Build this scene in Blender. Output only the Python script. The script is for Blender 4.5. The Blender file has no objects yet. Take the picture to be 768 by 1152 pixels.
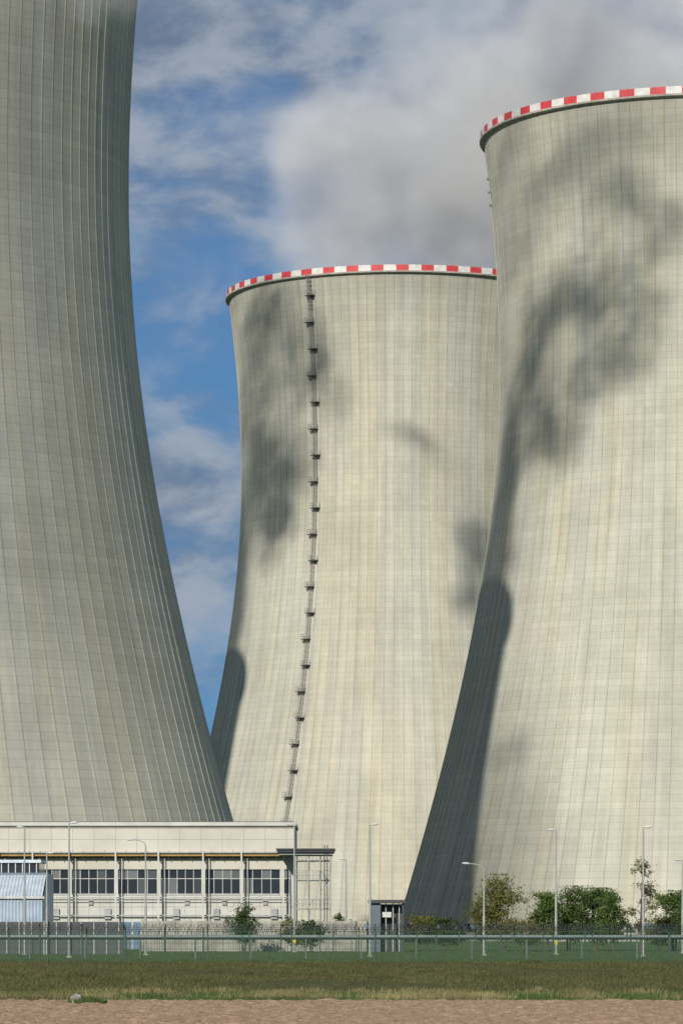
import bpy, math, random
import numpy as np
from mathutils import Vector, Matrix
random.seed(7); RNG=np.random.default_rng(7)
sc=bpy.context.scene
sc.view_settings.view_transform='Standard'; sc.view_settings.look='None'; sc.view_settings.exposure=0
COL=sc.collection
# ---------------------------------------------------------------- node helpers
class NT:
    def __init__(s,tree): s.t=tree; s.n=tree.nodes; s.l=tree.links
    def new(s,typ,**kw):
        n=s.n.new(typ)
        for k,v in kw.items(): setattr(n,k,v)
        return n
    def put(s,sock,v):
        if isinstance(v,bpy.types.NodeSocket): s.l.new(v,sock)
        elif v is not None:
            if isinstance(v,(tuple,list)) and len(v)==3 and sock.type=='RGBA': v=(*v,1)
            sock.default_value=v
    def m(s,op,a,b=None,c=None,clamp=False):
        n=s.new('ShaderNodeMath',operation=op,use_clamp=clamp)
        s.put(n.inputs[0],a)
        if b is not None: s.put(n.inputs[1],b)
        if c is not None: s.put(n.inputs[2],c)
        return n.outputs[0]
    def ramp(s,v,a,b,lo=0.0,hi=1.0,smooth=True):
        n=s.new('ShaderNodeMapRange',interpolation_type='SMOOTHSTEP' if smooth else 'LINEAR')
        for i,x in enumerate((v,a,b,lo,hi)): s.put(n.inputs[i],x)
        return n.outputs[0]
    def mix(s,f,a,b,typ='MIX'):
        n=s.new('ShaderNodeMix',data_type='RGBA',blend_type=typ)
        s.put(n.inputs[0],f); s.put(n.inputs[6],a); s.put(n.inputs[7],b)
        return n.outputs[2]
    def xyz(s,v):
        n=s.new('ShaderNodeSeparateXYZ'); s.l.new(v,n.inputs[0]); return n.outputs
    def comb(s,x,y,z):
        n=s.new('ShaderNodeCombineXYZ'); s.put(n.inputs[0],x); s.put(n.inputs[1],y); s.put(n.inputs[2],z); return n.outputs[0]
    def noise(s,vec,scale,detail=4,rough=.55,dist=0.0):
        n=s.new('ShaderNodeTexNoise'); s.put(n.inputs['Vector'],vec)
        n.inputs['Scale'].default_value=scale; n.inputs['Detail'].default_value=detail
        n.inputs['Roughness'].default_value=rough; n.inputs['Distortion'].default_value=dist
        return n.outputs['Fac']
    def vm(s,op,a,b=None):
        n=s.new('ShaderNodeVectorMath',operation=op); s.put(n.inputs[0],a)
        if b is not None: s.put(n.inputs[1],b)
        return n.outputs[0]
def newmat(name):
    m=bpy.data.materials.new(name); m.use_nodes=True
    t=NT(m.node_tree); b=t.n['Principled BSDF']; return m,t,b
def simple(name,col,rough=.7,metal=0.0,var=.15,scale=1.5,bump=0.0,island=False):
    m,t,b=newmat(name)
    pos=t.new('ShaderNodeNewGeometry')
    f=t.noise(pos.outputs['Position'],scale,3,.6)
    k=t.ramp(f,.25,.75,1-var,1+var)
    c=t.vm('MULTIPLY',t.comb(*col),t.comb(k,k,k)); t.l.new(c,b.inputs['Base Color'])
    b.inputs['Roughness'].default_value=rough; b.inputs['Metallic'].default_value=metal
    return m
# ---------------------------------------------------------------- mesh builder
class MB:
    def __init__(s): s.v=[]; s.f=[]; s.mi=[]; s.mats=[]
    def mat(s,m):
        if m not in s.mats: s.mats.append(m)
        return s.mats.index(m)
    def box(s,x0,x1,y0,y1,z0,z1,m):
        b=len(s.v); s.v+=[(x0,y0,z0),(x1,y0,z0),(x1,y1,z0),(x0,y1,z0),(x0,y0,z1),(x1,y0,z1),(x1,y1,z1),(x0,y1,z1)]
        s.f+=[tuple(b+i for i in q) for q in((0,3,2,1),(4,5,6,7),(0,1,5,4),(1,2,6,5),(2,3,7,6),(3,0,4,7))]
        s.mi+=[s.mat(m)]*6
    def obox(s,c,ax,ay,az,m):
        c=Vector(c);ax=Vector(ax);ay=Vector(ay);az=Vector(az); b=len(s.v)
        for k in(-1,1):
            for i,j in((-1,-1),(1,-1),(1,1),(-1,1)): s.v.append(tuple(c+ax*i+ay*j+az*k))
        s.f+=[tuple(b+i for i in q) for q in((0,3,2,1),(4,5,6,7),(0,1,5,4),(1,2,6,5),(2,3,7,6),(3,0,4,7))]
        s.mi+=[s.mat(m)]*6
    def tube(s,pts,rad,m,n=6,cap=True):
        pts=[Vector(p) for p in pts]
        if not hasattr(rad,'__len__'): rad=[rad]*len(pts)
        b=len(s.v)
        for i,p in enumerate(pts):
            d=(pts[min(i+1,len(pts)-1)]-pts[max(i-1,0)]).normalized()
            u=d.cross(Vector((0,0,1)))
            if u.length<.05: u=Vector((1,0,0))
            u.normalize(); w=d.cross(u)
            for k in range(n):
                a=2*math.pi*k/n; s.v.append(tuple(p+(u*math.cos(a)+w*math.sin(a))*rad[i]))
        for i in range(len(pts)-1):
            for k in range(n):
                k2=(k+1)%n; s.f.append((b+i*n+k,b+i*n+k2,b+(i+1)*n+k2,b+(i+1)*n+k)); s.mi.append(s.mat(m))
        if cap:
            s.f.append(tuple(b+k for k in range(n))[::-1]); s.f.append(tuple(b+(len(pts)-1)*n+k for k in range(n))); s.mi+=[s.mat(m)]*2
    def poly(s,vs,m):
        b=len(s.v); s.v+=list(vs); s.f.append(tuple(range(b,b+len(vs)))); s.mi.append(s.mat(m))
    def obj(s,name,parent=None,loc=(0,0,0)):
        me=bpy.data.meshes.new(name); me.from_pydata(s.v,[],s.f)
        for m in s.mats: me.materials.append(m)
        me.polygons.foreach_set('material_index',s.mi); me.update()
        o=bpy.data.objects.new(name,me); COL.objects.link(o); o.location=loc
        if parent: o.parent=parent
        return o
def empty(name,loc=(0,0,0)):
    e=bpy.data.objects.new(name,None); COL.objects.link(e); e.location=loc; return e
def tris_object(name,V,mat,nper=3,parent=None):
    k=V.shape[0]; me=bpy.data.meshes.new(name)
    me.vertices.add(k*nper); me.vertices.foreach_set('co',V.reshape(-1).astype(np.float32))
    me.loops.add(k*nper); me.loops.foreach_set('vertex_index',np.arange(k*nper,dtype=np.int32))
    me.polygons.add(k); me.polygons.foreach_set('loop_start',np.arange(0,k*nper,nper,dtype=np.int32))
    try: me.polygons.foreach_set('loop_total',np.full(k,nper,dtype=np.int32))
    except Exception: pass
    me.materials.append(mat); me.update(calc_edges=True); me.validate()
    o=bpy.data.objects.new(name,me); COL.objects.link(o)
    if parent: o.parent=parent
    return o
# ---------------------------------------------------------------- camera (level, rising front)
EYE=2.4; F=4300.0
cam=bpy.data.cameras.new('camera'); co=bpy.data.objects.new('camera',cam); COL.objects.link(co)
cam.sensor_fit='VERTICAL'; cam.sensor_height=36; cam.lens=36*F/1152; cam.shift_y=468/1152
cam.clip_start=1; cam.clip_end=12000
co.location=(0,0,EYE); co.rotation_euler=(math.radians(90),0,0); sc.camera=co
# ---------------------------------------------------------------- sun
AZ=math.radians(19.8); EL=math.radians(27.2)
L=Vector((-math.sin(AZ)*math.cos(EL),-math.cos(AZ)*math.cos(EL),math.sin(EL)))
sd=bpy.data.lights.new('sun','SUN'); sd.energy=4.5; sd.angle=math.radians(.6); sd.color=(1,.945,.85)
so=bpy.data.objects.new('sun',sd); COL.objects.link(so); so.rotation_euler=(-L).to_track_quat('-Z','Y').to_euler(); so.location=(-100,-100,200)
# ---------------------------------------------------------------- world
w=bpy.data.worlds.new('World'); sc.world=w; w.use_nodes=True
t=NT(w.node_tree); t.n.clear()
out=t.new('ShaderNodeOutputWorld')
sky=t.new('ShaderNodeTexSky',sky_type='NISHITA'); sky.sun_disc=False; sky.sun_elevation=EL; sky.sun_rotation=math.radians(199.8); sky.altitude=500
tc=t.new('ShaderNodeTexCoord'); g=tc.outputs['Generated']; X,Y,Z=t.xyz(g)
b1=t.new('ShaderNodeBackground'); t.l.new(sky.outputs[0],b1.inputs[0]); b1.inputs[1].default_value=.08
blue=t.mix(t.ramp(Z,0.0,.25),(.075,.255,.50),(.085,.20,.42))
b2=t.new('ShaderNodeBackground'); t.l.new(blue,b2.inputs[0]); b2.inputs[1].default_value=1
ms=t.new('ShaderNodeMixShader'); t.l.new(t.ramp(Z,.25,.5,.93,0.0),ms.inputs[0]); t.l.new(b1.outputs[0],ms.inputs[1]); t.l.new(b2.outputs[0],ms.inputs[2])
vec=t.comb(X,Y,t.m('MULTIPLY',Z,1.9))
n1=t.noise(t.vm('ADD',vec,(.35,0.,.21)),11,6,.52,.2); n2=t.noise(t.vm('ADD',vec,(3.1,1.7,.4)),26,5,.58,.2)
cov=t.m('ADD',n1,t.m('MULTIPLY',t.m('SUBTRACT',n2,.5),.55))
thr=t.ramp(Z,.12,.22,-.02,.24)
cf=t.ramp(t.m('ADD',cov,thr),.45,.74,0,.92)
cc=t.mix(t.ramp(n2,.38,.62),(.145,.195,.285),(.35,.40,.47))
b3=t.new('ShaderNodeBackground'); t.l.new(cc,b3.inputs[0])
ms2=t.new('ShaderNodeMixShader'); t.l.new(cf,ms2.inputs[0]); t.l.new(ms.outputs[0],ms2.inputs[1]); t.l.new(b3.outputs[0],ms2.inputs[2])
t.l.new(ms2.outputs[0],out.inputs[0])
# ---------------------------------------------------------------- cooling towers
NS=120; ZTH=110.; RTH=38.05
def prof(z): return RTH*math.sqrt(1+((z-ZTH)/(94. if z<ZTH else 106.6))**2)
mt,t,b=newmat('tower_concrete')
uv=t.new('ShaderNodeUVMap'); uv.uv_map='UVMap'; U,V,_=t.xyz(uv.outputs[0])
oi=t.new('ShaderNodeObjectInfo'); rnd=t.m('MULTIPLY',oi.outputs['Random'],50)
fu=t.m('FRACT',U); vl=t.m('DIVIDE',V,1.25); fv=t.m('FRACT',vl)
def white(vec):
    n=t.new('ShaderNodeTexWhiteNoise',noise_dimensions='3D'); t.l.new(vec,n.inputs[0]); return n.outputs[0]
cell=t.ramp(white(t.comb(t.m('FLOOR',U),t.m('FLOOR',vl),rnd)),0,1,.965,1.03,False)
lift=t.ramp(white(t.comb(0.,t.m('FLOOR',vl),rnd)),0,1,.955,1.02,False)
hl=t.m('SUBTRACT',1,t.m('MULTIPLY',t.m('LESS_THAN',fv,.08),.15))
vlm=t.m('MULTIPLY',t.m('GREATER_THAN',fu,.09),t.m('LESS_THAN',fu,.15)); vd=t.m('SUBTRACT',1,t.m('MULTIPLY',vlm,.22))
stv=t.comb(t.m('MULTIPLY',U,1.1),t.m('MULTIPLY',V,.025),rnd)
st=t.ramp(t.noise(stv,1,4,.68),.3,.7,.86,1.06)
gp=t.new('ShaderNodeNewGeometry')
lg=t.ramp(t.noise(gp.outputs['Position'],.045,4,.62),.3,.7,.89,1.06)
fine=t.ramp(t.noise(gp.outputs['Position'],1.3,3,.7),.3,.7,.96,1.03)
k=cell
for q in(lift,hl,vd,st,lg,fine): k=t.m('MULTIPLY',k,q)
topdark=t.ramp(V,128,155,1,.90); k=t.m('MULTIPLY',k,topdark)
tone=t.mix(t.ramp(t.noise(stv,.4,2),.35,.65),(.48,.457,.362),(.455,.45,.385))
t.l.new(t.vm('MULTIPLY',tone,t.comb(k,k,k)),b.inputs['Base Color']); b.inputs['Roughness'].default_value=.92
mr,t,b=newmat('rim_red_white_paint')
uv=t.new('ShaderNodeUVMap'); uv.uv_map='UVMap'; U,V,_=t.xyz(uv.outputs[0])
par=t.m('GREATER_THAN',t.m('FRACT',t.m('MULTIPLY',U,.375)),.5)
gp=t.new('ShaderNodeNewGeometry'); dn=t.ramp(t.noise(gp.outputs['Position'],.8,4,.7),.3,.75,1.05,.75)
c=t.mix(par,(.66,.65,.62),(.55,.05,.055)); t.l.new(t.vm('MULTIPLY',c,t.comb(dn,dn,dn)),b.inputs['Base Color']); b.inputs['Roughness'].default_value=.6
mconc=simple('plain_concrete',(.33,.315,.275),.9,var=.25,scale=.8)
msteel=simple('galvanised_steel',(.42,.43,.43),.5,.3,.12)
mdark=simple('dark_steel',(.055,.058,.06),.6,.2,.2)
def tower_mesh():
    ZR=155.; z0=3.2; rows=72
    zs=[z0+(ZR-1.5-z0)*i/(rows-1) for i in range(rows)]
    offs=[(0,0),(0,.055),(.09,.055),(.09,0)]
    vs=[];fs=[];mi=[];vu=[]
    nr=NS*4
    for z in zs:
        r=prof(z)
        for j in range(NS):
            for o,h in offs:
                a=2*math.pi*(j+o)/NS; vs.append(((r+h)*math.cos(a),(r+h)*math.sin(a),z)); vu.append((j+o,z))
    fuv=[]
    def quad(a,b_,c_,d_,ua,m):
        fs.append((a,b_,c_,d_)); fuv.extend(ua); mi.append(m)
    for i in range(rows-1):
        for k in range(nr):
            k2=(k+1)%nr; a=i*nr+k; b_=i*nr+k2; c_=(i+1)*nr+k2; d_=(i+1)*nr+k
            ua=vu[a]; ub=(vu[b_][0] if k2 else NS,vu[b_][1]); uc=(ub[0],vu[c_][1]); ud=vu[d_]
            e=1e-4
            quad(a,b_,c_,d_,[(ua[0]+e,ua[1]),(ub[0]-e,ub[1]),(uc[0]-e,uc[1]),(ud[0]+e,ud[1])],0)
    def lathe(pr,m,seg=240):
        b0=len(vs)
        for (r,z) in pr:
            for k in range(seg):
                a=2*math.pi*k/seg; vs.append((r*math.cos(a),r*math.sin(a),z))
        for i in range(len(pr)-1):
            for k in range(seg):
                k2=(k+1)%seg; u0=k*NS/seg; u1=(k+1)*NS/seg
                quad(b0+i*seg+k,b0+i*seg+k2,b0+(i+1)*seg+k2,b0+(i+1)*seg+k,[(u0,pr[i][1]),(u1,pr[i][1]),(u1,pr[i+1][1]),(u0,pr[i+1][1])],m)
    R=prof(155)
    lathe([(R-.3,153.1),(R+.6,153.35),(R+.6,153.7),(R+.45,153.71),(R+.45,153.72)],2)
    lathe([(R+.45,153.72),(R+.45,155.05),(R-.2,155.05),(R-.2,153.72)],1)
    inner=[(R-.2,153.72)]+[(prof(z)-.8,z) for z in np.linspace(152,3.2,34)]+[(prof(3.2)+.1,3.2)]
    lathe(inner,2,120)
    lathe([(prof(0)+3,-.5),(prof(0)+3,1.6),(prof(0)+2.6,1.6),(prof(0)+2.6,-.5)],2,120)
    for j in range(60):
        for s_ in(-1,1):
            a0=2*math.pi*(j+.5)/60; a1=a0+s_*math.pi/60
            p=Vector((prof(0)*1.003*math.cos(a0),prof(0)*1.003*math.sin(a0),-.3)); q=Vector((prof(3.2)*.995*math.cos(a1),prof(3.2)*.995*math.sin(a1),3.4))
            b0=len(vs); ta=Vector((-math.sin(a0),math.cos(a0),0))*.35; ra=Vector((math.cos(a0),math.sin(a0),0))*.35
            for P in(p,q):
                for x,y in((-1,-1),(1,-1),(1,1),(-1,1)): vs.append(tuple(P+ta*x+ra*y))
            for x in range(4):
                y=(x+1)%4; quad(b0+x,b0+y,b0+4+y,b0+4+x,[(0,0)]*4,2)
    me=bpy.data.meshes.new('cooling_tower'); me.from_pydata([tuple(v) for v in vs],[],fs)
    for m in(mt,mr,mconc): me.materials.append(m)
    me.polygons.foreach_set('material_index',mi)
    ul=me.uv_layers.new(name='UVMap'); ul.data.foreach_set('uv',np.array(fuv,dtype=np.float32).reshape(-1))
    me.update(); return me
TM=tower_mesh()
TP=[(14.,921.),(68.4,734.),(-69.,555.),(-123.,742.)]
T=[]
for i,(x,y) in enumerate(TP):
    o=bpy.data.objects.new('cooling_tower',TM); COL.objects.link(o); o.location=(x,y,0); o.rotation_euler=(0,0,.011*i); T.append(o)
mlad=simple('ladder_steel',(.30,.29,.27),.6,.2,.15)
mplat=simple('platform_grating',(.10,.097,.09),.7,.2,.2)
lb=MB(); th=math.radians(-31.5); R_=Vector((math.sin(th),-math.cos(th),0)); Tn=Vector((math.cos(th),math.sin(th),0))
def lp(z,out=0,side=0): 
    p=R_*(prof(z)+out)+Tn*side; return Vector((p.x,p.y,z))
zz=[4+i*3.0 for i in range(51)]
for sgn in(-.33,.33): lb.tube([lp(z,.35,sgn) for z in zz],.05,mlad,4)
for sgn in(-.42,0,.42): lb.tube([lp(z,1.05,sgn) for z in zz],.03,mlad,4)
for z in np.arange(5,154,.45): lb.tube([lp(z,.35,-.33),lp(z,.35,.33)],.025,mlad,4,False)
for z in np.arange(5,154,1.1):
    lb.tube([lp(z,.35,-.38),lp(z,.8,-.5),lp(z,1.05,0),lp(z,.8,.5),lp(z,.35,.38)],.03,mlad,4,False)
k=0; z=8.
while z<152:
    sd_=.3 if k%2 else -.3
    c=lp(z,.8,sd_); lb.obox(c,Tn*.95,R_*.75,Vector((0,0,.08)),mplat)
    for a_,b_ in((-.9,1.5),(0,1.5),(.9,1.5),(-.9,.2),(.9,.2)):
        p=lp(z,b_,sd_+a_); lb.tube([p,p+Vector((0,0,1.1))],.035,mlad,4)
    for h in(.6,1.1):
        pts=[lp(z,.1,sd_-.9)+Vector((0,0,h)),lp(z,1.5,sd_-.9)+Vector((0,0,h)),lp(z,1.5,sd_+.9)+Vector((0,0,h)),lp(z,.1,sd_+.9)+Vector((0,0,h))]
        lb.tube(pts,.035,mlad,4,False)
    for s_ in(-.8,.8): lb.tube([lp(z-1.1,0.1,sd_+s_),lp(z,1.4,sd_+s_)],.05,mplat,4)
    z+=6.13; k+=1
for z in np.arange(146,154,.9):
    lb.tube([lp(z,.3,-.7),lp(z,.3,.7)],.06,mplat,4); lb.tube([lp(z,.3,-.7),lp(z+.9,.3,.7)],.04,mplat,4)
lad=lb.obj('access_ladder',T[0])
lb=MB()
for z in(140.5,143,145.5): 
    a=math.radians(183.5); p=Vector(((prof(z)+.05)*math.cos(a),(prof(z)+.05)*math.sin(a),z)); q=p+Vector((math.cos(a),math.sin(a),0))*.45
    lb.tube([p,q],.06,mdark,5); lb.obox(q+Vector((0,0,.1)),(.15,0,0),(0,.15,0),(0,0,.2),mdark)
lb.obj('warning_lights',T[1])
# ---------------------------------------------------------------- steam plumes (true volumes)
def steam_mat(name,dens,scale,lo,hi,dist=0.,aniso=-.35):
    m=bpy.data.materials.new(name); m.use_nodes=True; t=NT(m.node_tree); t.n.clear()
    o=t.new('ShaderNodeOutputMaterial'); v=t.new('ShaderNodeVolumeScatter')
    tc=t.new('ShaderNodeTexCoord'); g=t.new('ShaderNodeNewGeometry')
    ln=t.new('ShaderNodeVectorMath',operation='LENGTH'); t.l.new(tc.outputs['Object'],ln.inputs[0])
    n=t.noise(g.outputs['Position'],scale,3,.62,dist)
    fall=t.ramp(ln.outputs['Value'],0.1,1.0,1,0)
    d=t.ramp(t.m('ADD',n,t.m('MULTIPLY',t.m('SUBTRACT',fall,.5),.45)),lo,hi)
    d=t.m('MULTIPLY',t.m('MULTIPLY',d,t.ramp(fall,0,.25)),dens)
    t.l.new(d,v.inputs['Density']); v.inputs['Color'].default_value=(.95,.955,.96,1); v.inputs['Anisotropy'].default_value=aniso
    t.l.new(v.outputs[0],o.inputs['Volume']); return m
import bmesh
bm=bmesh.new(); bmesh.ops.create_icosphere(bm,subdivisions=3,radius=1); SPH=bpy.data.meshes.new('steam_plume'); bm.to_mesh(SPH); bm.free()
def plume(c,r,mat,rot=0,name='steam_plume'):
    me=SPH.copy(); me.materials.clear(); me.materials.append(mat)
    o=bpy.data.objects.new(name,me); COL.objects.link(o)
    o.location=c; o.scale=r; o.rotation_euler=(0,-math.radians(rot),0); return o
vis=steam_mat('steam_vapour',.045,.030,.36,.66)
plume((38,952,196),(102,46,58),vis,28)
plume((104,768,188),(76,40,38),vis,12)
plume((-33,527,131),(9,5,6),steam_mat('steam_wisp',.06,.18,.30,.66))
# ---------------------------------------------------------------- unseen sheets added towards the sun to shade the towers
HX=Vector((math.cos(AZ),-math.sin(AZ),0)); VX=(Vector((0,0,1))-L*L.z).normalized()
def hit(ti,px,py):
    x0,y0=TP[ti]; d=Vector(((px-384)/F,1,(1044-py)/F)); s=y0-62
    while s<y0:
        p=Vector((0,0,EYE))+d*s
        if math.hypot(p.x-x0,p.y-y0)<=prof(p.z): return p
        s+=.25
    return None
def veil(name,ti,blobs,tt,warp=7.,nscale=.07,opmax=.88,contrast=(.34,.60),nlo=.5):
    pts=[]
    for (px,py,rx,ry,s) in blobs:
        p=hit(ti,px,py)
        q=1
        while p is None: p=hit(ti,px+q,py); q+=1
        sc_=F/TP[ti][1]
        a=hit(ti,px-rx,py); c=hit(ti,px+rx,py); hh=[v.dot(HX) for v in(a,p,c) if v is not None]
        rh=max((max(hh)-min(hh))/(len(hh)-1) if len(hh)>1 else 0, rx/sc_*.6)
        a=hit(ti,px,py-ry); c=hit(ti,px,py+ry); hh=[v.dot(VX) for v in(a,p,c) if v is not None]
        rv=max((max(hh)-min(hh))/(len(hh)-1) if len(hh)>1 else 0, ry/sc_*.6)
        pts.append((p,rh,rv,s))
    c=sum((p[0] for p in pts),Vector((0,0,0)))/len(pts); O=c+L*tt
    u0=min((p-c).dot(HX)-r*1.6-12 for p,r,_,_ in pts); u1=max((p-c).dot(HX)+r*1.6+12 for p,r,_,_ in pts)
    v0=min((p-c).dot(VX)-r*1.6-12 for p,_,r,_ in pts); v1=max((p-c).dot(VX)+r*1.6+12 for p,_,r,_ in pts)
    N=24; vs=[(u0+(u1-u0)*i/N,v0+(v1-v0)*j/N,1.5*math.sin(i*.7)+1.5*math.sin(j*.9)) for j in range(N+1) for i in range(N+1)]
    fs=[(j*(N+1)+i,j*(N+1)+i+1,(j+1)*(N+1)+i+1,(j+1)*(N+1)+i) for j in range(N) for i in range(N)]
    me=bpy.data.meshes.new(name); me.from_pydata(vs,[],fs)
    m=bpy.data.materials.new(name+'_sheet'); m.use_nodes=True; t=NT(m.node_tree); t.n.clear()
    tc=t.new('ShaderNodeTexCoord'); X,Y,Z=t.xyz(tc.outputs['Object']); flat=t.comb(X,Y,0.)
    wx_=t.m('MULTIPLY',t.m('SUBTRACT',t.noise(flat,nscale*.8,4,.58),.5),warp*2.4)
    wy_=t.m('MULTIPLY',t.m('SUBTRACT',t.noise(t.vm('ADD',flat,(91.,17.,5.)),nscale*.8,4,.58),.5),warp*2.4)
    xw=t.m('ADD',X,wx_); yw=t.m('ADD',Y,wy_); acc=None
    for p,rh,rv,s in pts:
        a=t.m('DIVIDE',t.m('SUBTRACT',xw,(p-c).dot(HX)),rh); b_=t.m('DIVIDE',t.m('SUBTRACT',yw,(p-c).dot(VX)),rv)
        d=t.m('SQRT',t.m('ADD',t.m('MULTIPLY',a,a),t.m('MULTIPLY',b_,b_)))
        e=t.m('MULTIPLY',t.ramp(d,.3,1.4,1,0),s); inv=t.m('SUBTRACT',1,e)
        acc=inv if acc is None else t.m('MULTIPLY',acc,inv)
    al=t.m('SUBTRACT',1,acc)
    nn=t.ramp(t.noise(t.vm('ADD',flat,(31.,7.,2.)),nscale,4,.62,.5),contrast[0],contrast[1],nlo,1.0)
    al=t.m('MINIMUM',t.m('MULTIPLY',al,nn),opmax)
    o=t.new('ShaderNodeOutputMaterial'); tr=t.new('ShaderNodeBsdfTransparent'); df=t.new('ShaderNodeBsdfDiffuse'); df.inputs[0].default_value=(.8,.81,.83,1)
    mx=t.new('ShaderNodeMixShader'); t.l.new(al,mx.inputs[0]); t.l.new(tr.outputs[0],mx.inputs[1]); t.l.new(df.outputs[0],mx.inputs[2]); t.l.new(mx.outputs[0],o.inputs[0])
    me.materials.append(m); ob=bpy.data.objects.new(name,me); COL.objects.link(ob); ob.location=O
    ob.rotation_euler=Matrix((HX,VX,HX.cross(VX))).transposed().to_euler()
    return ob
veil('shadow_veil',1,[(598,395,38,66,.9),(590,485,32,56,.9),(650,335,62,50,.8),(705,350,50,80,.75),(668,430,52,46,.75),(624,500,26,36,.65),(640,190,84,46,.55),
     (600,250,30,60,.6),(730,255,54,50,.65),(570,180,26,40,.5),(740,150,44,34,.35),(680,240,50,40,.5)],185,warp=9,nscale=.06)  # off-frame sheet shaped to throw the steam shadow patches on the right tower
veil('shadow_veil',1,[(568,545,14,60,.85),(560,600,20,60,.9),(553,650,24,50,.9),(574,480,11,50,.6)],180,warp=2.0,nscale=.09,nlo=.9)  # no steam here: added strip carries the limb shadow above the cast tower shadow
veil('shadow_veil',0,[(300,355,42,46,.85),(343,395,30,62,.88),(308,530,36,62,.95),(304,595,26,44,.9),(290,440,28,64,.7),(375,450,24,30,.4),(285,500,22,50,.6),(325,450,26,34,.5)],185,warp=6,nscale=.075,nlo=.6)  # off-frame sheet shaped for the steam shadows on the middle tower's left
veil('shadow_veil',0,[(270,600,10,60,.8),(266,660,13,60,.9),(261,710,15,50,.9)],180,warp=1.2,nscale=.1,nlo=.9)  # added strip, continues the shadow up the middle tower's left limb
veil('shadow_veil',0,[(455,488,32,15,.6),(540,615,24,46,.95),(525,668,16,32,.85),(480,502,16,13,.5)],420,warp=5,nscale=.12,nlo=.6)  # sheet set further out of view for the middle tower's right-hand shadow spots
veil('shadow_veil',2,[(30,420,240,420,.42),(60,150,200,260,.30)],300,warp=8,nscale=.02,contrast=(.2,.5))  # broad unseen sheet added only to darken the left tower
# ---------------------------------------------------------------- terrain
def axis(segs):
    a=[]
    for s,e,st_ in segs: a+=list(np.arange(s,e,st_))
    a.append(segs[-1][1]); return np.array(a)
xs=axis([(-3000,-200,400),(-200,-40,20),(-40,-18,2),(-18,18,.14),(18,40,2),(40,200,20),(200,3000,400)])
ys=axis([(-400,60,40),(60,86,4),(86,130,.14),(130,300,2.5),(300,600,20),(600,6000,300)])
XX,YY=np.meshgrid(xs,ys); rough=RNG.normal(0,1,XX.shape)
rough=(rough+np.roll(rough,1,0)+np.roll(rough,1,1)+np.roll(rough,1,(0,1)))/2
edge=126.5+.5*np.sin(XX*.5)+.4*np.sin(XX*1.7+1)
msk=((YY<edge)&(YY>85)&(abs(XX)<18)).astype(float)
ZZ=msk*(rough*.026+.022*np.sin(YY*9+.3*np.sin(XX*.4)))
ZZ+=np.where((YY>=130)&(YY<290),.06*np.sin(XX*.3+YY*.05)+.05*np.sin(YY*.13),0)
nv=XX.size; nx=len(xs); ny=len(ys)
idx=np.arange(nv).reshape(ny,nx); quads=np.stack([idx[:-1,:-1],idx[:-1,1:],idx[1:,1:],idx[1:,:-1]],-1).reshape(-1,4)
me=bpy.data.meshes.new('ground'); me.from_pydata(np.stack([XX,YY,ZZ],-1).reshape(-1,3).tolist(),[],quads.tolist())
mg,t,b=newmat('ground_soil_and_grass')
g=t.new('ShaderNodeNewGeometry'); P=g.outputs['Position']; X,Y,Z=t.xyz(P)
big=t.noise(P,.12,4,.6); med=t.noise(P,1.2,4,.65); fin=t.noise(P,9,3,.7)
soil=t.mix(t.ramp(med,.3,.7),(.29,.20,.135),(.38,.27,.185)); soil=t.mix(t.ramp(fin,.4,.75),soil,(.20,.135,.09))
gr=t.mix(t.ramp(big,.35,.65),(.07,.085,.03),(.105,.10,.042)); gr=t.mix(t.ramp(med,.4,.75),gr,(.045,.052,.022))
law=t.mix(t.ramp(big,.3,.7),(.07,.12,.035),(.10,.14,.05))
ye=t.m('ADD',Y,t.m('MULTIPLY',t.m('SUBTRACT',med,.5),3))
c=t.mix(t.ramp(ye,126,126.8),soil,t.mix(t.ramp(med,.4,.6),(.08,.12,.035),(.13,.14,.055)))
c=t.mix(t.ramp(ye,140,146),c,gr); c=t.mix(t.ramp(ye,262,268),c,law)
t.l.new(c,b.inputs['Base Color']); b.inputs['Roughness'].default_value=1
b.inputs['Specular IOR Level'].default_value=.1
bn=t.new('ShaderNodeBump'); bn.inputs['Strength'].default_value=.5; bn.inputs['Distance'].default_value=.08; t.l.new(fin,bn.inputs['Height']); t.l.new(bn.outputs[0],b.inputs['Normal'])
me.materials.append(mg); me.update(); o=bpy.data.objects.new('ground',me); COL.objects.link(o)
def leafmat(name,c1,c2,trans=.25):
    m,t,b=newmat(name); g=t.new('ShaderNodeNewGeometry')
    c=t.mix(g.outputs['Random Per Island'],c1,c2)
    k=t.ramp(t.noise(g.outputs['Position'],.35,3,.6),.3,.7,.65,1.35); c=t.vm('MULTIPLY',c,t.comb(k,k,k))
    t.l.new(c,b.inputs['Base Color']); b.inputs['Roughness'].default_value=.75; b.inputs['Specular IOR Level'].default_value=.15
    tr=t.new('ShaderNodeBsdfTranslucent'); t.l.new(c,tr.inputs[0]); mx=t.new('ShaderNodeMixShader'); mx.inputs[0].default_value=trans
    o=[n for n in t.n if n.type=='OUTPUT_MATERIAL'][0]
    t.l.new(b.outputs[0],mx.inputs[1]); t.l.new(tr.outputs[0],mx.inputs[2]); t.l.new(mx.outputs[0],o.inputs[0]); return m
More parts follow.
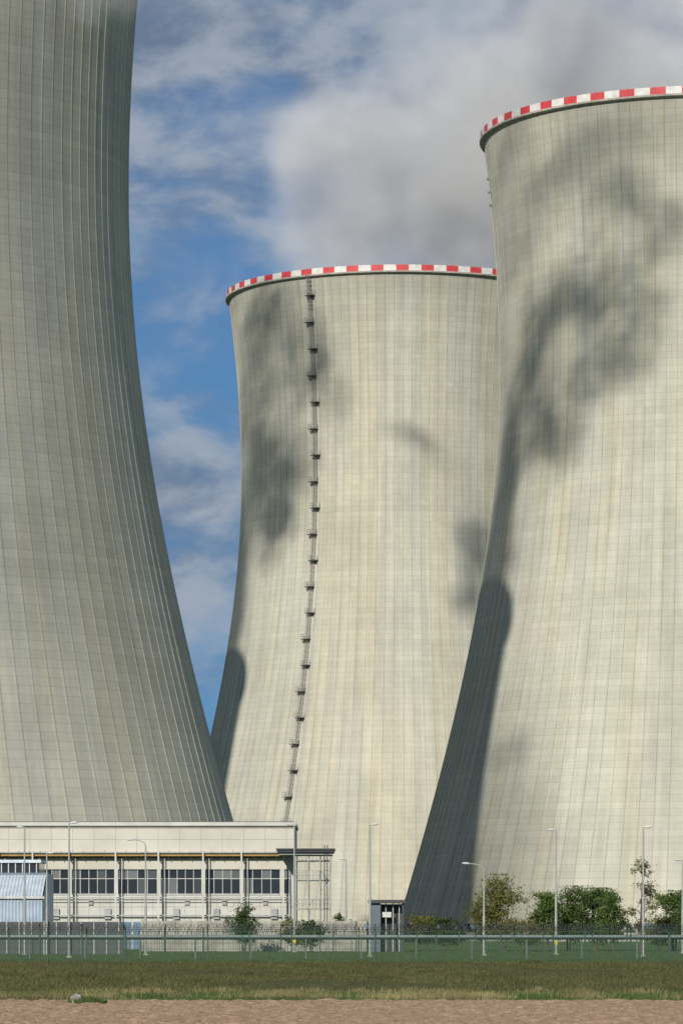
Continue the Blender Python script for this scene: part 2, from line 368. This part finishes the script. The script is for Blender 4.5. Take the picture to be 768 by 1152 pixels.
def blades(name,n,y0,y1,h0,h1,wd,mat,clump=None):
    y=RNG.uniform(y0,y1,n); x=RNG.uniform(-1,1,n)*y*.115
    if clump:
        cx=RNG.uniform(-1,1,clump)*y1*.115; cy=RNG.uniform(y0,y1,clump); i=RNG.integers(0,clump,n)
        s=RNG.uniform(.15,.6,clump)[i]; x=cx[i]+RNG.normal(0,1,n)*s; y=cy[i]+RNG.normal(0,1,n)*s*.6
    h=RNG.uniform(h0,h1,n); a=RNG.uniform(0,math.pi,n); lx=RNG.normal(.05,.35,n)*h; ly=RNG.normal(0,.3,n)*h
    dx=np.cos(a)*wd; dy=np.sin(a)*wd*.5
    V=np.zeros((n,3,3)); V[:,0]=np.stack([x-dx,y-dy,-.03*np.ones(n)],-1); V[:,1]=np.stack([x+dx,y+dy,-.03*np.ones(n)],-1); V[:,2]=np.stack([x+lx,y+ly,h],-1)
    return tris_object(name,V,mat)
mga=leafmat('grass_bank',(.052,.068,.024),(.12,.108,.048),.15); mgd=leafmat('grass_dry',(.32,.265,.14),(.17,.165,.07)); mgg=leafmat('grass_green',(.05,.095,.024),(.10,.135,.045))
blades('bank_grass',90000,142,264,.07,.18,.035,mga)
blades('bank_grass',7000,150,262,.18,.34,.035,mga,160)
blades('verge_grass',30000,126.3,142,.04,.12,.02,mgg)
blades('dry_grass',9000,127,133,.10,.34,.016,mgd,55)
blades('dry_grass',2500,138,144,.10,.28,.02,mgd,24)
blades('lawn_grass',30000,268,420,.05,.14,.04,mgg)
n=5000; c=np.stack([RNG.uniform(-16,16,n),RNG.uniform(88,126,n),np.full(n,.02)],-1); s=RNG.uniform(.012,.045,n)[:,None]
d=RNG.normal(0,1,(n,4,3)); d/=np.linalg.norm(d,axis=2,keepdims=True); V=c[:,None]+d*s[:,None]
tet=V[:,[[0,1,2],[0,2,3],[0,3,1],[1,3,2]]].reshape(-1,3,3)
tris_object('soil_clods',tet,simple('soil_clod',(.32,.22,.15),1,var=.3,scale=2))
mston=simple('weathered_stone',(.22,.215,.19),.95,var=.35,scale=9)
mb=MB(); mb.obox((0,0,.12),(.17,0,.02),(0,.15,0),(-.01,0,.15),mston); mb.obox((.03,.01,.28),(.11,0,-.01),(0,.1,0),(0,.0,.03),mston)
o=mb.obj('concrete_marker_stone',None,((86-384)/4300*121,121,0)); bv=o.modifiers.new('b','BEVEL'); bv.width=.03; bv.segments=2
n=900; y=RNG.normal(121,.12,n); x=RNG.normal((97-384)/4300*121,.24,n); h=RNG.uniform(.05,.28,n); a=RNG.uniform(-.03,.03,n)
V=np.stack([np.stack([x-.02,y,0*x],-1),np.stack([x+.02,y,0*x],-1),np.stack([x+RNG.normal(0,.1,n),y+a,h],-1)],1); tris_object('weed_tuft',V,mgg)
# ---------------------------------------------------------------- helper
def wx(px,D): return (px-384)/F*D
def wz(py,D): return EYE+(1044-py)/F*D
# ---------------------------------------------------------------- industrial building
mwall=simple('cream_panel_wall',(.50,.48,.415),.75,var=.10,scale=.25)
mwall2=simple('white_panel_wall',(.50,.495,.455),.7,var=.13,scale=.4)
mjoint=simple('panel_joint',(.28,.27,.24),.8)
mglass,t,b=newmat('window_glass'); g=t.new('ShaderNodeNewGeometry')
c=t.mix(t.ramp(g.outputs['Random Per Island'],.55,.9),(.025,.032,.038),(.16,.17,.17)); t.l.new(c,b.inputs['Base Color']); b.inputs['Roughness'].default_value=.12
mframe=simple('window_frame',(.50,.50,.48),.5)
mpipe=simple('ochre_pipe',(.38,.24,.07),.5); mroof=simple('bitumen_roof',(.09,.09,.09),.9)
mgrey=simple('grey_paint',(.30,.31,.31),.6)
D=430.; S=D/F
def bx(mb,px0,px1,py0,py1,y0,y1,m): mb.box(wx(px0,D),wx(px1,D),y0,y1,wz(py1,D),wz(py0,D),m)
B=empty('industrial_building',(0,0,0))
mb=MB()
XL=-230; ZB=1068
bx(mb,XL,331.5,929,978,D,D+22,mwall)
bx(mb,XL,331.5,1006,ZB,D,D+22,mwall2)
bx(mb,XL,331.5,978,1006,D+.6,D+22,mdark)
groups=[(-200,-160),(-156,-106),(-102,-60),(-56,-12),(-8,36),(40,77),(81,129),(133,177),(181,227),(231,270),(274,315),(318,327)]
prev=XL
for a,b_ in groups:
    bx(mb,prev,a,978,1006,D,D+.598,mwall2); prev=b_
bx(mb,prev,331.5,978,1006,D,D+.598,mwall2)
mb.obj('walls',B)
mb=MB(); bx(mb,XL-1,333,925,929,D-.35,D+22.3,mwall2); bx(mb,XL,331,924,925,D+.4,D+21,mroof); bx(mb,XL,332,930.2,931.2,D-.12,D-.003,mjoint)
mb.obj('roof',B)
mb=MB()
for a,b_ in groups:
    n=max(1,round((b_-a)/10)); st_=(b_-a)/n
    for i in range(n):
        for (p0,p1) in ((978,988.5),(988.5,1006)):
            yy=D+.25; mb.poly([(wx(a+i*st_,D),yy,wz(p1,D)),(wx(a+(i+1)*st_,D),yy,wz(p1,D)),(wx(a+(i+1)*st_,D),yy,wz(p0,D)),(wx(a+i*st_,D),yy,wz(p0,D))],mglass)
mb.obj('windows',B)
mb=MB()
for a,b_ in groups:
    n=max(1,round((b_-a)/10)); st_=(b_-a)/n
    for i in range(n+1): bx(mb,a+i*st_-.35,a+i*st_+.35,978,1006,D+.15,D+.24,mframe)
    bx(mb,a,b_,988.1,988.9,D+.16,D+.235,mframe); bx(mb,a,b_,1005.4,1006.6,D-.12,D+.14,mframe)
mb.obj('window_frames',B)
mb=MB()
for p in range(XL,330,24):
    bx(mb,p,p+.35,931.5,957,D-.012,D+.0,mjoint)
for p in range(XL,330,12): bx(mb,p+6,p+6.35,1008,1060,D-.012,D,mjoint)
bx(mb,XL,331,1020,1020.5,D-.012,D,mjoint); bx(mb,XL,331,944,944.4,D-.013,D,mjoint)
mb.obj('panel_joints',B)
mb=MB()
bx(mb,XL,332,958.5,960,D-1.2,D-.02,mgrey)
mb.tube([(wx(XL,D),D-.9,wz(962.5,D)),(wx(318,D),D-.9,wz(962.5,D))],.11,mpipe,8)
mb.tube([(wx(XL,D),D-.5,wz(964.5,D)),(wx(318,D),D-.5,wz(964.5,D))],.10,mdark,8)
for p in [-190,-142,-94,-46,0,38,79,131,179,229,272,319]:
    bx(mb,p-.9,p+.9,957,ZB,D-1.35,D-1.15,mwall2); bx(mb,p+6,p+6.8,960,1040,D-.5,D-.35,msteel)
    bx(mb,p-.5,p+.5,966,967,D-1.15,D-.02,mgrey)
for p in range(XL,330,12): bx(mb,p,p+.5,957,966,D-.8,D-.7,mdark)
for z_,r in((1010,.07),(1013,.05),(1030,.09)): mb.tube([(wx(XL,D),D-.45,wz(z_,D)),(wx(326,D),D-.45,wz(z_,D))],r,msteel,6)
mb.obj('pipe_rack',B)
mb=MB()
bx(mb,140,148,1037,ZB,D-.05,D-.004,simple('blue_door',(.10,.17,.26),.5)); bx(mb,150,158,1037,ZB,D-.05,D-.004,simple('blue_door',(.12,.20,.30),.5))
for p in(-20,100,208,250,296): bx(mb,p,p+5,1012,1018,D-.2,D-.004,mgrey)
for p in(60,118,195,240,305): bx(mb,p,p+7,1022,1034,D-.3,D-.004,mgrey)
mb.obj('doors_and_vents',B)
D2=428.
mb=MB()
def b2_(px0,px1,py0,py1,y0,y1,m): mb.box(wx(px0,D2),wx(px1,D2),y0,y1,wz(py1,D2),wz(py0,D2),m)
b2_(312,376,956.5,959,D2-3,D2+7,mdark); b2_(314,374,959,962,D2-2.6,D2+6.6,mgrey)
b2_(311,377,955,956.5,D2-3.2,D2+7.2,mroof)
for p in(333,347,360,371):
    for yy in(D2-2.2,D2+5): mb.tube([(wx(p,D2),yy,0),(wx(p,D2),yy,wz(962,D2))],.08,msteel,6)
for z_ in(4.6,7.8,10.0):
    mb.box(wx(332,D2),wx(372,D2),D2-2.3,D2+5,z_-.1,z_,mgrey)
    for h in(.5,1.0): mb.tube([(wx(332,D2),D2-2.3,z_+h),(wx(372,D2),D2-2.3,z_+h)],.035,msteel,5)
    for p in np.arange(332,373,4): mb.tube([(wx(p,D2),D2-2.3,z_),(wx(p,D2),D2-2.3,z_+1)],.03,msteel,4)
for (z0,z1,a,b_) in((0,4.6,370,345),(4.6,7.8,345,370),(7.8,10,368,350)):
    for yy in(D2-2,D2-1): mb.obox(((wx(a,D2)+wx(b_,D2))/2,yy,(z0+z1)/2),((wx(b_,D2)-wx(a,D2))/2,0,(z1-z0)/2),(0,.04,0),(0,0,.12),msteel)
    for i in range(14):
        f=i/14; mb.box(wx(a,D2)+(wx(b_,D2)-wx(a,D2))*f-.12,wx(a,D2)+(wx(b_,D2)-wx(a,D2))*f+.12,D2-1.96,D2-1.04,z0+(z1-z0)*f,z0+(z1-z0)*f+.04,mgrey)
for p in(365,368): mb.tube([(wx(p,D2),D2-2.6,0),(wx(p,D2),D2-2.6,wz(955,D2)+.4)],.06,mdark,5)
mb.obj('entrance_canopy_with_stair')
# ---------------------------------------------------------------- shed
D3=372.
def corr(name,col): 
    m,t,b=newmat(name); g=t.new('ShaderNodeNewGeometry'); n=t.noise(g.outputs['Position'],.7,4); k=t.ramp(n,.3,.7,.85,1.08)
    t.l.new(t.vm('MULTIPLY',t.comb(*col),t.comb(k,k,k)),b.inputs['Base Color']); b.inputs['Roughness'].default_value=.45; return m
mcr=corr('corrugated_roof',(.50,.57,.63)); mcb=corr('corrugated_wall',(.36,.43,.52)); mfas=simple('slate_fascia',(.12,.16,.20),.5)
S_=empty('storage_shed')
x0,x1=wx(-160,D3),wx(49,D3)
def corrug(mb,x0,x1,ya,za,yb,zb,mat,pitch=.33,amp=.05):
    n=int((x1-x0)/(pitch/2)); d=Vector((0,yb-ya,zb-za)).normalized(); nn=Vector((1,0,0)).cross(d)
    for i in range(n):
        xa=x0+i*pitch/2; xb=xa+pitch/2; oa=nn*(amp if i%2 else -amp); ob=nn*(-amp if i%2 else amp)
        mb.poly([(xa,ya+oa.y,za+oa.z),(xb,ya+ob.y,za+ob.z),(xb,yb+ob.y,zb+ob.z),(xa,yb+oa.y,zb+oa.z)],mat)
mb=MB(); corrug(mb,x0,x1,D3,wz(1009,D3),D3+5,wz(983,D3),mcr); 
mb.box(x0,x1+.1,D3+4.9,D3+5.4,wz(985,D3),wz(981,D3),mfas); mb.box(x0,x1+.12,D3-.15,D3-.02,wz(1011,D3),wz(1008.5,D3),mframe)
mb.obj('lean_to_roof',S_)
mb=MB(); corrug(mb,x0,x1-.05,D3+.1,0,D3+.1,wz(1010,D3),mcb); mb.box(x0,x1-.06,D3+.25,D3+14,0,wz(1011,D3)-.15,mcb)
mb.box(x0,x1-.06,D3+5.5,D3+14,wz(1011,D3)-.15,wz(982,D3),mcb); mb.poly([(x1-.055,D3+.25,wz(1011,D3)-.15),(x1-.055,D3+5.5,wz(1011,D3)-.15),(x1-.055,D3+5.5,wz(983,D3)-.1)],mcb)
mb.obj('walls',S_)
mb=MB(); x2=wx(39,D3); mb.box(x0,x2,D3+6,D3+13,wz(982,D3),wz(969.5,D3),mglass); mb.box(x0,x2+.2,D3+5.7,D3+13.3,wz(969.5,D3),wz(966,D3),mcr)
for p in range(-156,40,8): mb.box(wx(p,D3)-.05,wx(p,D3)+.05,D3+5.85,D3+5.995,wz(982,D3),wz(969.5,D3),mframe)
mb.obj('clerestory',S_)
# ---------------------------------------------------------------- low walls, kiosk, pipeline
mb=MB(); D4=392.; mb.box(wx(160,D4),wx(412,D4),D4,D4+.4,0,wz(1036,D4),mconc)
for p in np.arange(160,412,18): mb.box(wx(p,D4)-.12,wx(p,D4)+.12,D4-.1,D4-.004,0,wz(1035,D4)+.1,mconc)
mb.obj('concrete_boundary_wall')
mb=MB(); D4=350.; mb.box(wx(-160,D4),wx(140,D4),D4,D4+.3,0,wz(1037,D4),simple('dark_hoarding',(.07,.075,.08),.7)); 
for p in np.arange(-160,140,14): mb.box(wx(p,D4)-.06,wx(p,D4)+.06,D4-.12,D4-.004,0,wz(1036,D4),mgrey)
mb.obj('dark_panel_wall')
mb=MB(); D5=385.
mb.box(wx(416,D5),wx(428,D5),D5,D5+3,0,wz(1016,D5),simple('kiosk_blue_grey',(.10,.13,.16),.5)); mb.box(wx(414,D5),wx(456,D5),D5-.4,D5+3.4,wz(1016,D5)+.003,wz(1013.5,D5)+.1,mdark)
mb.box(wx(428,D5)+.01,wx(454,D5),D5+1.5,D5+2.8,0,wz(1016,D5)-.1,mdark); mb.box(wx(452,D5),wx(454,D5),D5,D5+.2,0,wz(1016,D5),mdark)
for p in(434,442,449): mb.tube([(wx(p,D5),D5+.5,0),(wx(p,D5),D5+.5,wz(1016,D5))],.06,msteel,5)
mb.box(wx(430,D5),wx(440,D5),D5+.3,D5+1.3,wz(1032,D5),wz(1026,D5),mframe)
mb.obj('gate_kiosk')
mb=MB(); D6=300.
mins=simple('pipe_insulation',(.22,.25,.27),.6,.2,.1,.5)
msup=simple('pipe_support_steel',(.10,.13,.12),.6)
mb.tube([(wx(-400,D6),D6,wz(1053.5,D6)),(wx(1200,D6),D6,wz(1053.5,D6))],.13,mins,10); mb.tube([(wx(-400,D6),D6+.5,wz(1056,D6)),(wx(1200,D6),D6+.5,wz(1056,D6))],.08,msup,8)
for p in np.arange(-400,1200,62): mb.box(wx(p,D6)-.06,wx(p,D6)+.06,D6-.1,D6+.65,0,wz(1056,D6)-.06,msup)
mb.obj('overground_pipeline')
# ---------------------------------------------------------------- security fence
mgf=simple('green_fence_paint',(.018,.058,.038),.6); mbw=simple('razor_wire',(.07,.08,.08),.6,.2)
def fence(name,D,xa,xb,h,mat,pitch,step,coil=True,arm=True):
    mb=MB()
    for x in np.arange(xa,xb,step): 
        mb.box(x-.05,x+.05,D-.05,D+.05,0,h,mat)
        if arm: mb.tube([(x,D,h),(x,D-.12,h+.25),(x,D-.38,h+.5)],.03,mat,4); mb.tube([(x,D,h),(x,D+.3,h+.45)],.03,mat,4)
    for x in np.arange(xa,xb,pitch): mb.box(x-.011,x+.011,D-.008,D+.008,.08,h-.03,mat)
    for x in np.arange(xa,xb,.68): mb.tube([(x,D,h-.05),(x+.03,D-.05,h+.2),(x+.16,D-.2,h+.38),(x+.3,D-.3,h+.36)],.02,mbw,3)
    for z in np.arange(.1,h,.4): mb.box(xa,xb,D-.02,D-.009,z-.008,z+.008,mat)
    mb.box(xa,xb,D-.045,D-.021,h-.06,h-.02,mat)
    mb.tube([(x,D-.38,h+.5) for x in (xa,xb)],.012,mbw,3); mb.tube([(xa,D-.2,h+.35),(xb,D-.2,h+.35)],.012,mbw,3)
    if coil:
        n=int((xb-xa)/.28*10); pts=[(xa+i*.028,D+.02+.22*math.cos(i*.6283),h+.27+.24*math.sin(i*.6283)) for i in range(n)]
        mb.tube(pts,.014,mbw,3)
    return mb.obj(name)
fence('security_fence',266.,-42,42,1.95,mgf,.11,2.7)
fence('security_fence',283.,-44,44,2.2,mgf,.16,3.1)
# ---------------------------------------------------------------- street lamps
mpole=simple('lamp_pole_grey',(.36,.37,.36),.45,.2,.08); mhead=simple('lamp_head',(.58,.59,.59),.4)
def lamp(px,ptop,D,head,arm=0.0,double=False,yel=False):
    X0=wx(px,D); H=wz(ptop,D); mb=MB()
    mb.tube([(0,0,0),(0,0,H*.45),(0,0,H*.46),(0,0,H)],[.12,.11,.085,.06],mpole,8)
    mb.box(-.2,.2,-.2,.2,0,.12,mconc)
    s=head
    if arm>0:
        pts=[(0,0,H),(s*arm*.15,0,H+.25),(s*arm*.45,0,H+.42),(s*arm,0,H+.5)]; mb.tube(pts,.045,mpole,6); ex,ez=s*arm,H+.5
    else:
        mb.tube([(0,0,H),(s*.12,0,H+.06)],.05,mpole,6); ex,ez=s*.1,H+.03
    b=len(mb.v)
    sec=[(0,.07,.05),(.12,.13,.09),(.36,.17,.10),(.58,.12,.06),(.65,.04,.02)]
    for (u,wy,hz) in sec:
        for k in range(8):
            a=2*math.pi*k/8; mb.v.append((ex+s*u,wy*math.cos(a),ez+hz*math.sin(a)+.05*u))
    for i in range(4):
        for k in range(8):
            k2=(k+1)%8; mb.f.append((b+i*8+k,b+i*8+k2,b+(i+1)*8+k2,b+(i+1)*8+k)); mb.mi.append(mb.mat(mhead))
    mb.f.append(tuple(b+k for k in range(8))); mb.f.append(tuple(b+32+k for k in range(8))); mb.mi+=[mb.mat(mhead)]*2
    if yel: mb.box(-.13,.13,-.13,.13,.9,1.25,simple('yellow_band',(.6,.42,.03),.5))
    return mb.obj('street_lamp',None,(X0,D,0))
lamp(416,928,320,1); lamp(723,931,318,1); lamp(78,926,310,1); lamp(625,934,345,-1,yel=True); lamp(28,931,345,-1); lamp(331,928,375,-1,yel=True)
lamp(544,978,330,-1,1.25); lamp(164,951,335,-1,1.1); lamp(389,967,400,-1); lamp(767,968,360,-1); lamp(53,960,345,1)
# ---------------------------------------------------------------- trees and bushes
mbark=simple('bark',(.10,.08,.06),.9,var=.3,scale=3)
LM={'y':leafmat('leaves_olive',(.10,.12,.03),(.20,.19,.06),.3),'g':leafmat('leaves_green',(.045,.095,.02),(.11,.16,.04),.25),'d':leafmat('leaves_dark',(.035,.07,.02),(.08,.12,.035),.2),'s':leafmat('leaves_silver',(.12,.13,.07),(.22,.20,.09),.3)}
def tree(name,px,pytop,D,wpx,kind,n=7000,thin=False,lf=.13):
    X0=wx(px,D); H=wz(pytop,D); W=wpx/F*D/2; P=empty(name,(X0,D,0)); mb=MB(); tips=[]
    st=1 if thin else random.choice((2,3,3))
    for s_ in range(st):
        bx_=random.uniform(-.3,.3)*(st>1)*W; tx=random.uniform(-.35,.35)*W
        pts=[(bx_*.3,0,-.1),(bx_*.6,random.uniform(-.1,.1),H*.25),(bx_+tx*.5,random.uniform(-.3,.3),H*.55),(bx_+tx,0,H*.92)]
        r0=.035*H*(.5 if thin else .8)/st**.5; mb.tube(pts,[r0,r0*.8,r0*.5,r0*.12],mbark,7)
        for k in range(16 if thin else 13):
            f=random.uniform(.18,.95); i=min(2,int(f*3)); g=f*3-i; a=Vector(pts[i]).lerp(Vector(pts[i+1]),g)
            an=random.uniform(0,6.28); prof_=(math.sin(math.pi*min(1,max(.08,f*.92)))**.6)*random.uniform(.6,1.05)
            e=a+Vector((math.cos(an)*W*prof_,math.sin(an)*W*prof_*.8,random.uniform(.02,.22)*H*(1-f*.6)))
            e.z=min(e.z,H*.97)
            mid=a.lerp(e,.5)+Vector((0,0,.04*H)); mb.tube([a,mid,e],[r0*.35,r0*.22,r0*.06],mbark,5)
            tips+= [e,mid.lerp(e,.5)]+([mid] if not thin else [])
            for q in range(2):
                e2=mid+Vector((random.uniform(-1,1)*W*.4,random.uniform(-1,1)*W*.4,random.uniform(0,.12)*H)); mb.tube([mid,e2],[r0*.15,r0*.05],mbark,4,False); tips.append(e2)
        tips.append(Vector(pts[-1]))
    mb.obj('trunk_and_limbs',P)
    tp=np.array([list(v) for v in tips]); i=RNG.integers(0,len(tp),n); sg=RNG.uniform(.35,1.0,len(tp))*(.16 if thin else .22)*min(W,H*.3)*1.2
    c=tp[i]+RNG.normal(0,1,(n,3))*sg[i][:,None]*np.array([1,1,.75]); c[:,2]=np.clip(c[:,2],.1,H*1.03)
    u=RNG.normal(0,1,(n,3)); u/=np.linalg.norm(u,axis=1,keepdims=True); v=np.cross(u,RNG.normal(0,1,(n,3))); v/=np.linalg.norm(v,axis=1,keepdims=True)
    s=RNG.uniform(.5,1.2,n)[:,None]*lf; V=np.stack([c-u*s,c-v*s*.55,c+u*s,c+v*s*.55],1)
    o=tris_object('foliage',V,LM[kind],4,P); return P
tree('deciduous_tree',566,986,395,46,'y',6500)
tree('deciduous_tree',543,1012,398,34,'y',3000)
tree('shrub',614,1003,402,40,'g',6500)
tree('shrub',640,999,405,44,'g',7500)
tree('shrub',668,1001,404,46,'d',8500)
tree('shrub',690,1003,400,34,'g',6000)
tree('birch_tree',720,966,385,34,'s',1900,thin=True,lf=.12)
tree('shrub',758,1004,396,40,'g',7000)
tree('shrub',275,1018,385,34,'d',4200)
tree('shrub',480,1029,400,44,'y',4000)
tree('shrub',443,1028,405,22,'y',1800)
tree('shrub',382,1028,405,18,'d',1500)
tree('shrub',330,1034,380,30,'y',1800)
tree('shrub',505,1034,398,40,'d',3000)
tree('shrub',740,1032,392,40,'y',2500)
tree('shrub',590,1034,392,60,'y',3000)
tree('shrub',350,1036,385,40,'d',2200)
